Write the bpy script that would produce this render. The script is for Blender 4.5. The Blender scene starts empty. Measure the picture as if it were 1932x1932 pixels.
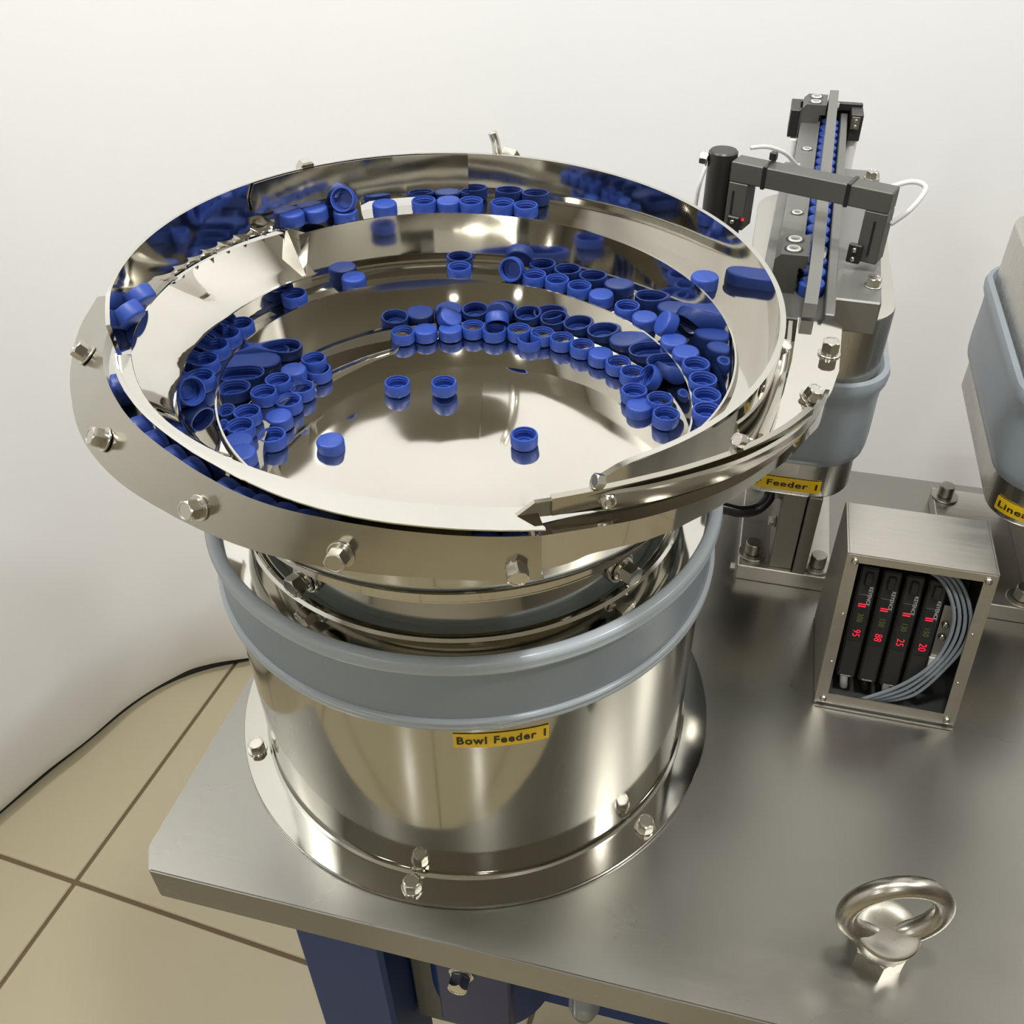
import bpy, bmesh, math, random
from mathutils import Vector, Matrix
random.seed(7)
PI = math.pi
S = bpy.context.scene
COL = S.collection

# ------------------------------------------------------------------ camera
CX, CY, CZ = 0.17142, -0.51976, 0.65621
YAW, PITCH, ROLL, FPX = 0.257065, 0.68967, -0.015006, 1794.294
_cy, _sy, _cp, _sp = math.cos(YAW), math.sin(YAW), math.cos(PITCH), math.sin(PITCH)
FW = Vector((-_sy*_cp, _cy*_cp, -_sp)); _r = Vector((_cy, _sy, 0)); _u = _r.cross(FW)
RT = _r*math.cos(ROLL) + _u*math.sin(ROLL); UP = -_r*math.sin(ROLL) + _u*math.cos(ROLL)
CAM = Vector((CX, CY, CZ))
cd = bpy.data.cameras.new('camera'); cam = bpy.data.objects.new('camera', cd); COL.objects.link(cam)
cd.sensor_width = 36; cd.lens = FPX/1932*36; cd.clip_start = 0.01
M = Matrix((RT, UP, -FW)).transposed().to_4x4(); M.translation = CAM
cam.matrix_world = M
S.camera = cam
S.view_settings.view_transform = 'Standard'; S.view_settings.look = 'None'
S.view_settings.gamma = 1; S.view_settings.exposure = 0.0; S.view_settings.use_curve_mapping = False
S.cycles.max_bounces = 10; S.cycles.glossy_bounces = 8; S.cycles.transparent_max_bounces = 12
S.cycles.caustics_reflective = True; S.cycles.blur_glossy = 0.6

# ------------------------------------------------------------------ world and lamps
W = bpy.data.worlds.new('world'); S.world = W; W.use_nodes = True
W.node_tree.nodes['Background'].inputs[0].default_value = (0.80, 0.82, 0.80, 1)
W.node_tree.nodes['Background'].inputs[1].default_value = 0.10
CEIL = 1.75; FLOOR = -0.78
LAMPS = [(-0.75, -0.12), (0.25, -0.15), (1.25, -0.12), (-0.9, -1.5), (0.5, -1.5), (1.7, 0.55), (0.8, -2.6), (-0.8, -2.6)]
LAMP_W = [8.0, 7.8, 6.6, 1.8, 1.4, 5.0, 4.2, 4.2]
for i, (x, y) in enumerate(LAMPS):
    ld = bpy.data.lights.new('downlight_glow', 'AREA'); ld.shape = 'DISK'; ld.size = 0.17; ld.energy = LAMP_W[i]*2.2
    ld.color = (1.0, 0.99, 0.972)
    lo = bpy.data.objects.new('downlight_glow', ld); lo.location = (x, y, CEIL-0.012); COL.objects.link(lo)

def at(x, y, z):                      # photo pixel on the horizontal plane z
    d = FW + RT*((x-966)/FPX) - UP*((y-966)/FPX); t = (z-CZ)/d.z
    return CAM + d*t
def on_cyl(x, y, R):                  # photo pixel on the near side of an upright cylinder about the bowl axis
    d = FW + RT*((x-966)/FPX) - UP*((y-966)/FPX)
    a = d.x**2+d.y**2; b = 2*(CAM.x*d.x+CAM.y*d.y); c = CAM.x**2+CAM.y**2-R*R
    D = max(b*b-4*a*c, 0); return CAM + d*((-b-math.sqrt(D))/(2*a))
def at_y(x, y, Y):
    d = FW + RT*((x-966)/FPX) - UP*((y-966)/FPX); return CAM + d*((Y-CY)/d.y)

# ------------------------------------------------------------------ materials
def mat(name, col, rough=0.5, metal=0.0, spec=0.5, noise=None, bump=None, aniso=0.0, emit=None, coat=0.0):
    m = bpy.data.materials.new(name); m.use_nodes = True; nt = m.node_tree; b = nt.nodes['Principled BSDF']
    b.inputs['Base Color'].default_value = (*col, 1); b.inputs['Roughness'].default_value = rough
    b.inputs['Metallic'].default_value = metal; b.inputs['Specular IOR Level'].default_value = spec
    b.inputs['Coat Weight'].default_value = coat
    tc = nt.nodes.new('ShaderNodeTexCoord')
    if noise:                         # (scale xyz, colour amount, roughness amount)
        mp = nt.nodes.new('ShaderNodeMapping'); mp.inputs['Scale'].default_value = noise[0]
        n = nt.nodes.new('ShaderNodeTexNoise'); n.inputs['Scale'].default_value = 1; n.inputs['Detail'].default_value = 5
        nt.links.new(tc.outputs['Object'], mp.inputs[0]); nt.links.new(mp.outputs[0], n.inputs['Vector'])
        r = nt.nodes.new('ShaderNodeMapRange'); r.inputs[1].default_value = .1; r.inputs[2].default_value = .9
        r.inputs[3].default_value = 1-noise[1]; r.inputs[4].default_value = 1+noise[1]*.4
        nt.links.new(n.outputs[0], r.inputs[0])
        v = nt.nodes.new('ShaderNodeVectorMath'); v.operation = 'SCALE'; v.inputs[0].default_value = col
        nt.links.new(r.outputs[0], v.inputs['Scale']); nt.links.new(v.outputs[0], b.inputs['Base Color'])
        r2 = nt.nodes.new('ShaderNodeMapRange'); r2.inputs[1].default_value = .1; r2.inputs[2].default_value = .9
        r2.inputs[3].default_value = max(rough-noise[2], .01); r2.inputs[4].default_value = rough+noise[2]
        nt.links.new(n.outputs[0], r2.inputs[0]); nt.links.new(r2.outputs[0], b.inputs['Roughness'])
    if bump:                          # (scale xyz, strength, distance)
        mp = nt.nodes.new('ShaderNodeMapping'); mp.inputs['Scale'].default_value = bump[0]
        n = nt.nodes.new('ShaderNodeTexNoise'); n.inputs['Scale'].default_value = 1; n.inputs['Detail'].default_value = 2
        nt.links.new(tc.outputs['Object'], mp.inputs[0]); nt.links.new(mp.outputs[0], n.inputs['Vector'])
        bp = nt.nodes.new('ShaderNodeBump'); bp.inputs['Strength'].default_value = bump[1]; bp.inputs['Distance'].default_value = bump[2]
        nt.links.new(n.outputs[0], bp.inputs['Height']); nt.links.new(bp.outputs[0], b.inputs['Normal'])
    if emit:
        b.inputs['Emission Color'].default_value = (*emit[0], 1); b.inputs['Emission Strength'].default_value = emit[1]
    return m
POL = mat('polished_steel', (.585, .57, .525), .06, 1, noise=((9, 9, 9), .03, .03), bump=((14, 14, 14), .10, .002))
POL2 = mat('mirror_steel_sheet', (.67, .65, .595), .045, 1, noise=((7, 7, 7), .03, .02), bump=((8, 8, 8), .12, .003))
SAT = mat('satin_steel_sheet', (.47, .45, .385), .17, 1, noise=((10, 10, 60), .05, .05))
DRU = mat('polished_drum_steel', (.44, .43, .385), .085, 1, noise=((9, 9, 9), .03, .03), bump=((14, 14, 14), .08, .002))
BRU = mat('brushed_steel', (.56, .54, .49), .33, 1, noise=((12, 160, 160), .10, .06), bump=((8, 300, 300), .12, .0006))
BRUV = mat('brushed_steel_body', (.53, .51, .46), .27, 1, noise=((160, 160, 4), .04, .04), bump=((300, 300, 4), .03, .0004))
LID = mat('satin_steel_lid', (.60, .585, .54), .35, 1)
TAB = mat('brushed_steel_plate', (.285, .278, .25), .28, 1, noise=((5, 9, 9), .10, .05), bump=((6, 220, 220), .08, .0005))
BOLT = mat('bolt_steel', (.62, .60, .54), .22, 1, noise=((300, 300, 300), .12, .08))
CHR = mat('bright_screw_steel', (.85, .84, .80), .35, .8)
DKP = mat('dull_post_steel', (.24, .225, .19), .38, 1, noise=((20, 20, 200), .1, .05))
EYEM = mat('eyebolt_steel', (.47, .45, .39), .27, 1, noise=((60, 60, 60), .08, .06))
ZINC = mat('dull_bolt_steel', (.42, .40, .35), .35, 1, noise=((300, 300, 300), .15, .08))
ANO = mat('dark_anodised_aluminium', (.095, .095, .085), .42, .35, .4, bump=((500, 500, 500), .05, .0004))
ANOL = mat('grey_anodised_aluminium', (.20, .20, .185), .38, .55, .4, bump=((500, 500, 500), .05, .0004))
BLK = mat('black_plastic', (.012, .012, .013), .35)
BLKM = mat('black_anodised', (.022, .022, .021), .38, .2)
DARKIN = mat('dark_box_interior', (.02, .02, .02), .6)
CAPM = mat('blue_cap_plastic', (.018, .054, .29), .45, 0, .45, bump=((900, 900, 900), .08, .0004))
WALLM = mat('white_wall_board', (.87, .878, .885), .45, 0, .3, bump=((1.6, 1.6, .8), .35, .02))
CEILM = mat('grey_ceiling', (.58, .565, .51), .8)
DIMW = mat('beige_far_wall', (.58, .53, .43), .8)
DIMR = mat('dull_beige_side_wall', (.24, .22, .18), .8)
TILE = mat('beige_floor_tile', (.42, .37, .25), .17, 0, .5, noise=((3, 3, 3), .05, .05))
GROUT = mat('brown_tile_joint', (.13, .09, .045), .8)
BLACKG = mat('black_gap_shade', (.012, .012, .012), .6)  # painted shade for the gap between wall board and floor
YEL = mat('yellow_label_tape', (.80, .52, .01), .35)
INK = mat('black_label_ink', (.012, .011, .01), .5)
NAVYD = mat('dark_navy_paint', (.004, .014, .085), .35, 0, .3)
NAVY = mat('navy_blue_paint', (.010, .036, .15), .45, 0, .2)
GREYP = mat('grey_painted_steel', (.10, .10, .085), .5)
WHT = mat('white_plastic', (.72, .72, .70), .4)
LED = mat('red_display_light', (.3, .0, .0), .5, emit=((1.0, .02, .05), 1.5))
LEDG = mat('dim_green_display', (.06, .08, .02), .5, emit=((.35, .5, .1), .10))
GRT = mat('grey_print', (.42, .42, .42), .5)
RUB = mat('black_rubber_hose', (.018, .02, .022), .28)
LAMPM = mat('lamp_diffuser', (.9, .9, .85), .5, emit=((1, .97, .9), 14))
BRASS = mat('sensor_bracket_metal', (.22, .21, .18), .35, .8)

def translucent(name, col, alpha, rough=.25):
    m = bpy.data.materials.new(name); m.use_nodes = True; nt = m.node_tree; b = nt.nodes['Principled BSDF']
    b.inputs['Base Color'].default_value = (*col, 1); b.inputs['Roughness'].default_value = rough
    out = nt.nodes['Material Output']
    tr = nt.nodes.new('ShaderNodeBsdfTranslucent'); tr.inputs[0].default_value = (*col, 1)
    m1 = nt.nodes.new('ShaderNodeMixShader'); m1.inputs[0].default_value = .25
    nt.links.new(b.outputs[0], m1.inputs[1]); nt.links.new(tr.outputs[0], m1.inputs[2])
    tp = nt.nodes.new('ShaderNodeBsdfTransparent'); tp.inputs[0].default_value = (.85, .9, .93, 1)
    m2 = nt.nodes.new('ShaderNodeMixShader'); m2.inputs[0].default_value = alpha
    nt.links.new(tp.outputs[0], m2.inputs[1]); nt.links.new(m1.outputs[0], m2.inputs[2]); nt.links.new(m2.outputs[0], out.inputs[0])
    return m
SIL = translucent('translucent_silicone', (.38, .43, .475), .82, .25)
SILL = translucent('pale_silicone_lip', (.56, .61, .645), .78, .22)
TUBE = translucent('clear_tubing', (.34, .38, .41), .62, .12)
SENSW = translucent('frosted_white_sleeve', (.78, .78, .76), .93, .35)

# ------------------------------------------------------------------ builders (vertices in world space, parts hang under their thing)
def root_of(p):
    while p.parent: p = p.parent
    return p
def obj(name, vs, fs, m, parent=None, smooth=False, local=False):
    me = bpy.data.meshes.new(name)
    if parent is not None and not local:
        L = root_of(parent).location; vs = [Vector(v)-L for v in vs]
    me.from_pydata([tuple(v) for v in vs], [], fs); me.materials.append(m)
    if smooth: me.polygons.foreach_set('use_smooth', [True]*len(fs))
    me.update()
    o = bpy.data.objects.new(name, me); COL.objects.link(o)
    if parent is not None: o.parent = parent
    return o
def thing(name, label, cat, loc=(0, 0, 0), group=None):
    o = bpy.data.objects.new(name, None); COL.objects.link(o); o.location = loc; o.empty_display_size = .02
    o['label'] = label; o['category'] = cat
    if group: o['group'] = group
    return o
def tag(o, label, cat, group=None):
    o['label'] = label; o['category'] = cat
    if group: o['group'] = group
    return o
def struct(o): o['kind'] = 'structure'; return o
def sharp(o, ang=35):
    me = o.data; bm = bmesh.new(); bm.from_mesh(me)
    for e in bm.edges:
        if len(e.link_faces) == 2 and e.calc_face_angle(0) > math.radians(ang): e.smooth = False
    for f in bm.faces: f.smooth = True
    bm.to_mesh(me); bm.free(); return o
def boxdata(c, s, R=None, bev=0.0, seg=2):
    bm = bmesh.new(); bmesh.ops.create_cube(bm, size=1)
    for v in bm.verts: v.co = Vector((v.co.x*s[0], v.co.y*s[1], v.co.z*s[2]))
    if bev: bmesh.ops.bevel(bm, geom=bm.edges[:], offset=bev, segments=seg, affect='EDGES', profile=.5)
    for v in bm.verts:
        if R is not None: v.co = R @ v.co
        v.co += Vector(c)
    vs = [v.co.copy() for v in bm.verts]; bm.verts.index_update(); fs = [[v.index for v in f.verts] for f in bm.faces]; bm.free()
    return vs, fs
def join(*ds):
    V, F = [], []
    for vs, fs in ds:
        n = len(V); V += list(vs); F += [[i+n for i in f] for f in fs]
    return V, F
def box(name, lo, hi, m, parent=None, bev=.0006, R=None):
    c = [(a+b)/2 for a, b in zip(lo, hi)]; s = [abs(b-a) for a, b in zip(lo, hi)]
    vs, fs = boxdata(c, s, None, bev, 1)
    if R is not None: vs = [R @ (v-Vector(c)) + Vector(c) for v in vs]
    return sharp(obj(name, vs, fs, m, parent), 30)
def prism(poly, z0, z1):              # polygon in xy, extruded
    n = len(poly)
    vs = [Vector((x, y, z0)) for x, y in poly]+[Vector((x, y, z1)) for x, y in poly]
    return vs, [list(range(n))[::-1], list(range(n, 2*n))]+[[i, (i+1) % n, n+(i+1) % n, n+i] for i in range(n)]
def frame(axis):
    a = Vector(axis).normalized(); t = Vector((0, 0, 1)) if abs(a.z) < .9 else Vector((0, 1, 0))
    x = t.cross(a).normalized(); return Matrix((x, a.cross(x), a)).transposed()
def lathe(prof, seg=64, c=(0, 0, 0), axis=(0, 0, 1), closed=False, a0=0, a1=2*PI):
    R = frame(axis) if tuple(axis) != (0, 0, 1) else Matrix.Identity(3)
    full = abs(a1-a0-2*PI) < 1e-6; ns = seg if full else seg+1
    vs = []
    for i in range(ns):
        a = a0+(a1-a0)*i/seg
        for r, z in prof: vs.append(R @ Vector((r*math.cos(a), r*math.sin(a), z))+Vector(c))
    n = len(prof); fs = []
    for i in range(seg):
        j = (i+1) % ns if full else i+1
        for k in range(n if closed else n-1):
            l = (k+1) % n
            fs.append([i*n+k, j*n+k, j*n+l, i*n+l])
    return vs, fs
def tube(pts, r, seg=10, sub=6, caps=True):
    P = [Vector(p) for p in pts]
    if sub > 1 and len(P) > 2:
        Q = []
        for i in range(len(P)-1):
            p0 = P[max(i-1, 0)]; p1 = P[i]; p2 = P[i+1]; p3 = P[min(i+2, len(P)-1)]
            for k in range(sub):
                t = k/sub
                Q.append(.5*((2*p1)+(p2-p0)*t+(2*p0-5*p1+4*p2-p3)*t*t+(3*p1-p0-3*p2+p3)*t**3))
        Q.append(P[-1]); P = Q
    vs, fs = [], []; up = None
    for i, p in enumerate(P):
        d = (P[min(i+1, len(P)-1)]-P[max(i-1, 0)]).normalized()
        if up is None: up = d.orthogonal().normalized()
        x = (up-d*up.dot(d)).normalized(); up = x; y = d.cross(x)
        for k in range(seg):
            a = 2*PI*k/seg; vs.append(p+x*(r*math.cos(a))+y*(r*math.sin(a)))
    for i in range(len(P)-1):
        for k in range(seg): fs.append([i*seg+k, i*seg+(k+1) % seg, (i+1)*seg+(k+1) % seg, (i+1)*seg+k])
    if caps: fs += [list(range(seg))[::-1], [len(vs)-seg+k for k in range(seg)]]
    return vs, fs
def strip(rows, closed_loop=False):   # rows of points -> grid
    n = len(rows[0]); vs = [Vector(p) for r in rows for p in r]; fs = []
    m = len(rows)
    for i in range(m if closed_loop else m-1):
        j = (i+1) % m
        for k in range(n-1): fs.append([i*n+k, i*n+k+1, j*n+k+1, j*n+k])
    return vs, fs
def sheet(name, rows, m, parent, th=.0015, closed_loop=False, off=0, sm=True):
    vs, fs = strip(rows, closed_loop)
    nr, n = len(rows), len(rows[0])
    bm = bmesh.new(); bv = [bm.verts.new(v) for v in vs]
    for f in fs:
        try: bm.faces.new([bv[k] for k in f])
        except ValueError: pass
    bm.normal_update(); N = [v.normal.copy() for v in bv]; bm.free(); tot = len(vs)
    A_ = [v+N[i]*(th*.5) for i, v in enumerate(vs)]; B_ = [v-N[i]*(th*.5) for i, v in enumerate(vs)]
    F = [list(f) for f in fs]+[[k+tot for k in f[::-1]] for f in fs]
    for i in range(nr if closed_loop else nr-1):
        a, b = i*n, ((i+1) % nr)*n
        F.append([a, b, b+tot, a+tot][::-1]); a += n-1; b += n-1; F.append([a, b, b+tot, a+tot])
    if not closed_loop:
        for k in range(n-1):
            F.append([k, k+1, k+1+tot, k+tot]); a = (nr-1)*n+k; F.append([a, a+1, a+1+tot, a+tot][::-1])
    return sharp(obj(name, A_+B_, F, m, parent, smooth=sm), 38)
def lerp(keys, x):
    if x <= keys[0][0]: return keys[0][1]
    for (a, u), (b, v) in zip(keys, keys[1:]):
        if x <= b:
            t = (x-a)/(b-a); t = t*t*(3-2*t); return u+(v-u)*t
    return keys[-1][1]
def lin(keys, x):
    if x <= keys[0][0]: return keys[0][1]
    for (a, u), (b, v) in zip(keys, keys[1:]):
        if x <= b: return u+(v-u)*(x-a)/(b-a)
    return keys[-1][1]
OFF = math.radians(16.209)
def pol(R, a, z, c=(0, 0)):           # bowl azimuth in degrees
    t = math.radians(a)+OFF; co, si = math.cos(OFF), math.sin(OFF)
    return Vector((R*math.cos(t)+c[0]*co-c[1]*si, R*math.sin(t)+c[0]*si+c[1]*co, z))

# bolts ---------------------------------------------------------------
_meshes = {}
def mesh_of(key, fn, m, smooth=True):
    if key not in _meshes:
        vs, fs = fn(); me = bpy.data.meshes.new(key); me.from_pydata([tuple(v) for v in vs], [], fs); me.materials.append(m)
        o = bpy.data.objects.new('tmp', me); sharp(o, 30); bpy.data.objects.remove(o); _meshes[key] = me
    return _meshes[key]
def hexhead():
    # unit: across flats 2 (r=1 inscribed), height 1.25
    vs, fs = [], []
    N = 48
    def ring(fr, z, hexf):
        for i in range(N):
            a = 2*PI*i/N; h = 1/max(math.cos((a % (PI/3))-PI/6), .5)
            r = (h*hexf+(1-hexf))*fr; vs.append(Vector((r*math.cos(a), r*math.sin(a), z)))
    ring(1, 0, 1)
    base = len(vs)
    for i in range(N):                # chamfered top corner
        a = 2*PI*i/N; h = 1/max(math.cos((a % (PI/3))-PI/6), .5); vs.append(Vector((h*math.cos(a), h*math.sin(a), 1.25-(h-1)*1.1)))
    ring(.96, 1.27, 0); ring(.80, 1.27, 0); ring(.76, 1.22, 0)
    for k in range(4):
        for i in range(N):
            j = (i+1) % N; fs.append([k*N+i, k*N+j, (k+1)*N+j, (k+1)*N+i])
    fs.append([4*N+i for i in range(N)]); fs.append([i for i in range(N)][::-1])
    return vs, fs
def washer(): return lathe([(.5, 0), (1.32, 0), (1.38, .05), (1.38, .2), (1.32, .25), (.5, .25)], 40, closed=True)
def springw(): return lathe([(.5, .25), (1.08, .25), (1.08, .6), (.5, .6)], 40, closed=True)
def sockethead():
    return join(lathe([(0, 0), (1, 0), (1, .9), (.93, 1), (.62, 1)], 32), lathe([(.62, 1), (.55, .5), (0, .5)], 6))
def screwhead():
    return join(lathe([(0, 0), (.9, 0), (1, .2), (.95, .55), (.75, .8), (.4, .92)], 24), lathe([(.4, .92), (.36, .6), (0, .6)], 6))
def put(name, me, parent, pos, axis, s, spin=0):
    o = bpy.data.objects.new(name, me); COL.objects.link(o); o.parent = parent
    L = root_of(parent).location
    o.matrix_local = Matrix.Translation(Vector(pos)-L) @ (frame(axis).to_4x4() @ Matrix.Rotation(spin, 4, 'Z') @ Matrix.Scale(s, 4))
    return o
def bolt(parent, pos, axis=(0, 0, 1), s=.006, m=BOLT, spin=.3, spring=True, mk='b'):
    h = .6 if spring else .25
    p = Vector(pos); a = Vector(axis).normalized()
    b = put('hex_bolt', mesh_of('hexhead'+mk, hexhead, m), parent, p+a*h*s, axis, s, spin)
    w = bpy.data.objects.new('washer', mesh_of('washer'+mk, washer, m)); COL.objects.link(w); w.parent = b
    w.matrix_local = Matrix.Translation((0, 0, -h))
    if spring:
        w = bpy.data.objects.new('spring_washer', mesh_of('springw'+mk, springw, m)); COL.objects.link(w); w.parent = b
        w.matrix_local = Matrix.Translation((0, 0, -h))
    return b
def nut(parent, pos, axis, s, m=BOLT, spin=0, mk='b'): return put('nut', mesh_of('hexhead'+mk, hexhead, m), parent, pos, axis, s, spin)
def socket(parent, pos, axis=(0, 0, 1), s=.004, m=BOLT): return put('socket_screw', mesh_of('sockethead'+m.name, sockethead, m), parent, pos, axis, s)
def screw(parent, pos, axis=(0, 0, 1), s=.003, m=BOLT): return put('screw', mesh_of('screwhead', screwhead, m), parent, pos, axis, s)

def text(name, body, size, m, parent, mapf, sx=1.0, bold=.0, align='CENTER', sp=1.0, fit=None):
    cu = bpy.data.curves.new(name, 'FONT'); cu.body = body; cu.size = size; cu.align_x = align; cu.align_y = 'CENTER'
    cu.offset = bold; cu.space_character = sp; cu.resolution_u = 3
    t = bpy.data.objects.new(name, cu); COL.objects.link(t)
    me = bpy.data.meshes.new_from_object(t); bpy.data.objects.remove(t)
    if fit:
        xs = [v.co.x for v in me.vertices]; x0, x1 = min(xs), max(xs); k_ = fit/(x1-x0)
        for v in me.vertices: v.co.x = (v.co.x-(x0+x1)/2)*k_
        sx = 1
    vs = [mapf(v.co.x*sx, v.co.y) for v in me.vertices]; fs = [list(p.vertices) for p in me.polygons]
    return obj(name, vs, fs, m, parent)

# ================================================================== the room
fl = struct(thing('floor', '', '')); del fl['label']; del fl['category']
box('floor_bed', (-3.2, -3.6, FLOOR-.03), (3.2, 2.0, FLOOR-.004), GROUT, fl, 0)
cth = math.radians(-4.19); ux = Vector((math.cos(cth), math.sin(cth), 0)); vx = Vector((-ux.y, ux.x, 0))
cross = at(142, 1664, FLOOR); TS = .766; g = .0035
tv, tf = boxdata((0, 0, 0), (TS-2*g, TS-2*g, .006), None, .0015, 1)
tme = None
for i in range(-3, 5):
    for j in range(-5, 2):
        c = cross+ux*(TS*(i+.5))+vx*(TS*(j+.5))
        if abs(c.x) > 3 or c.y < -3.5 or c.y > 1.6: continue
        if tme is None:
            o = obj('floor_tile', tv, tf, TILE, fl, local=True); tme = o.data
        else:
            o = bpy.data.objects.new('floor_tile', tme); COL.objects.link(o); o.parent = fl
        o.location = (c.x, c.y, FLOOR-.003); o.rotation_euler.z = cth
# white board wall: one bent sheet round the back and the left
WP = [(-1.9, -3.4), (-1.6, -2.2), (-1.28, -1.0), (-1.07, -.35), (-.914, .144), (-.85, .33), (-.785, .475), (-.655, .572), (-.42, .66), (0, .76), (.5, .84), (1.0, .90), (1.8, .98), (3.1, 1.1)]
def catmull(P, sub=8):
    P = [Vector((*p, 0)) for p in P]; Q = []
    for i in range(len(P)-1):
        p0 = P[max(i-1, 0)]; p1 = P[i]; p2 = P[i+1]; p3 = P[min(i+2, len(P)-1)]
        for k in range(sub):
            t = k/sub; Q.append(.5*((2*p1)+(p2-p0)*t+(2*p0-5*p1+4*p2-p3)*t*t+(3*p1-p0-3*p2+p3)*t**3))
    Q.append(P[-1]); return Q
WQ = catmull(WP, 10)
rows = []
ZS = [FLOOR+.012, FLOOR+.06, FLOOR+.2, -.4, 0, .4, .8, 1.2, CEIL]
nW = len(WQ)
for i, p in enumerate(WQ):
    d = (WQ[min(i+1, nW-1)]-WQ[max(i-1, 0)]).normalized(); nrm = Vector((-d.y, d.x, 0))
    row = []
    for k, z in enumerate(ZS):
        amp = (.004*math.sin(i*.23+.7*k)+.0015*math.sin(i*.61+k*.5))
        row.append(Vector((p.x, p.y, z+(.003*math.sin(i*.3) if k == 0 else 0)))+nrm*(amp+.02*(k == 0)))
    rows.append(row)
wb = sheet('wall_back', rows, WALLM, None, .004); struct(wb)
# black strip behind the board, painting in the shade of the gap below it
vs, fs = strip([[Vector((p.x, p.y, FLOOR)), Vector((p.x, p.y, FLOOR+.03))] for p in [q+Vector((-(WQ[min(i+1, nW-1)]-WQ[max(i-1, 0)]).y, (WQ[min(i+1, nW-1)]-WQ[max(i-1, 0)]).x, 0)).normalized()*.03 for i, q in enumerate(WQ)]])
sk = obj('shadow_gap_strip', vs, fs, BLACKG, None); md = sk.modifiers.new('t', 'SOLIDIFY'); md.thickness = .008; struct(sk)
struct(box('wall_front', (-3.2, -3.7, FLOOR-.03), (3.2, -3.6, CEIL), DIMW, None, 0))
struct(box('wall_right', (3.1, -3.6, FLOOR-.03), (3.2, 2.0, CEIL), DIMR, None, 0))
ceil_ = struct(box('ceiling', (-3.2, -3.7, CEIL), (3.2, 2.0, CEIL+.05), CEILM, None, 0))
for i, (x, y) in enumerate(LAMPS):
    vs, fs = lathe([(.068, 0), (.085, -.002), (.088, -.008), (.075, -.010), (.070, -.004)], 32, (x, y, CEIL), closed=True)
    obj('downlight_ring', vs, fs, WHT, ceil_, True)

# ================================================================== table
tb = thing('machine_table', 'large brushed steel table top carrying the feeders, on navy blue legs', 'table', (0, 0, -.0375))
X0, X1, Y0, Y1, ZT = -.2033, 1.55, -.2215, .4116, -.0375
ch = .018
poly = [(X0+ch*.6, Y0), (X1, Y0), (X1, Y1), (X0, Y1), (X0, Y0+ch)]
vs, fs = prism(poly, ZT, 0)
bm = bmesh.new(); [bm.verts.new(v) for v in vs]; bm.verts.ensure_lookup_table(); [bm.faces.new([bm.verts[i] for i in f]) for f in fs]
bmesh.ops.bevel(bm, geom=bm.edges[:], offset=.0012, segments=2, affect='EDGES'); bm.verts.index_update()
o = obj('table_top', [v.co.copy() for v in bm.verts], [[v.index for v in f.verts] for f in bm.faces], TAB, tb); sharp(o, 60); bm.free()
box('leg', (-.130, -.165, FLOOR), (-.047, -.082, ZT), NAVY, tb, .004)
box('leg', (-.130, .28, FLOOR), (-.047, .363, ZT), NAVY, tb, .004)
box('leg', (1.30, -.165, FLOOR), (1.383, -.082, ZT), NAVY, tb, .004)
box('leg', (1.30, .28, FLOOR), (1.383, .363, ZT), NAVY, tb, .004)
box('cross_rail', (-.047, -.05, -.16), (1.30, .0, -.10), NAVY, tb, .003).location.z -= .30
box('stiffener', (-.045, -.12, -.40), (.008, -.08, ZT), GREYP, tb, .002)
# pump under the table
pm = thing('blue_pump_housing', 'dark blue round housing with a pale rim hanging under the table front', 'pump', (.04, -.10, -.30))
vs, fs = lathe([(0, .07), (.058, .07), (.062, .062), (.062, -.08), (0, -.08)], 48, (.036, -.100, -.20)); obj('housing_body', vs, fs, NAVY, pm, True); sharp(bpy.data.objects[pm.children[0].name])
vs, fs = lathe([(.0622, .0), (.066, .002), (.066, .012), (.0622, .014)], 48, (.036, -.100, -.165), closed=True); obj('rim_ring', vs, fs, WHT, pm, True)
box('mounting_plate', (.006, -.172, -.26), (.072, -.160, ZT-.001), NAVYD, pm, .002)
o = bolt(pm, (.030, -.172, -.155), (0, -1, 0), .008, BOLT)
# regulator glass under the table
rg = thing('air_filter_bowl', 'clear filter bowl with metal collar showing below the table front edge', 'air filter', (.135, -.16, -.2))
vs, fs = lathe([(.002, -.075), (.010, -.073), (.013, -.06), (.013, 0)], 32, (.135, -.17, -.10)); obj('bowl_glass', vs, fs, TUBE, rg, True)
vs, fs = lathe([(0, 0), (.015, 0), (.016, .004), (.016, .03), (.009, .034), (.009, .05), (0, .05)], 32, (.135, -.17, -.10)); sharp(obj('collar', vs, fs, ZINC, rg, True))
vs, fs = tube([(.135, -.17, -.055), (.15, -.16, -.05), (.175, -.15, -.06), (.20, -.12, -.09)], .005); obj('hose', vs, fs, RUB, rg, True)

# ================================================================== bowl feeder
bf = thing('bowl_feeder', 'large polished steel vibratory bowl feeder full of blue caps on a round drum', 'feeder', (0, 0, 0))
def lobj(name, prof, m, parent=bf, seg=128, closed=False, ang=35):
    vs, fs = lathe(prof, seg, closed=closed); o = obj(name, vs, fs, m, parent, True); sharp(o, ang); return o
lobj('base_flange', [(.170, 0.0005), (.1995, 0.0005), (.200, .001), (.200, .0035), (.1995, .004), (.170, .004)], DRU, closed=True)
lobj('drum', [(.1805, .004), (.1805, .0055), (.1785, .0062), (.1776, .0075), (.1774, .012), (.1774, .226)], DRU)
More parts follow.
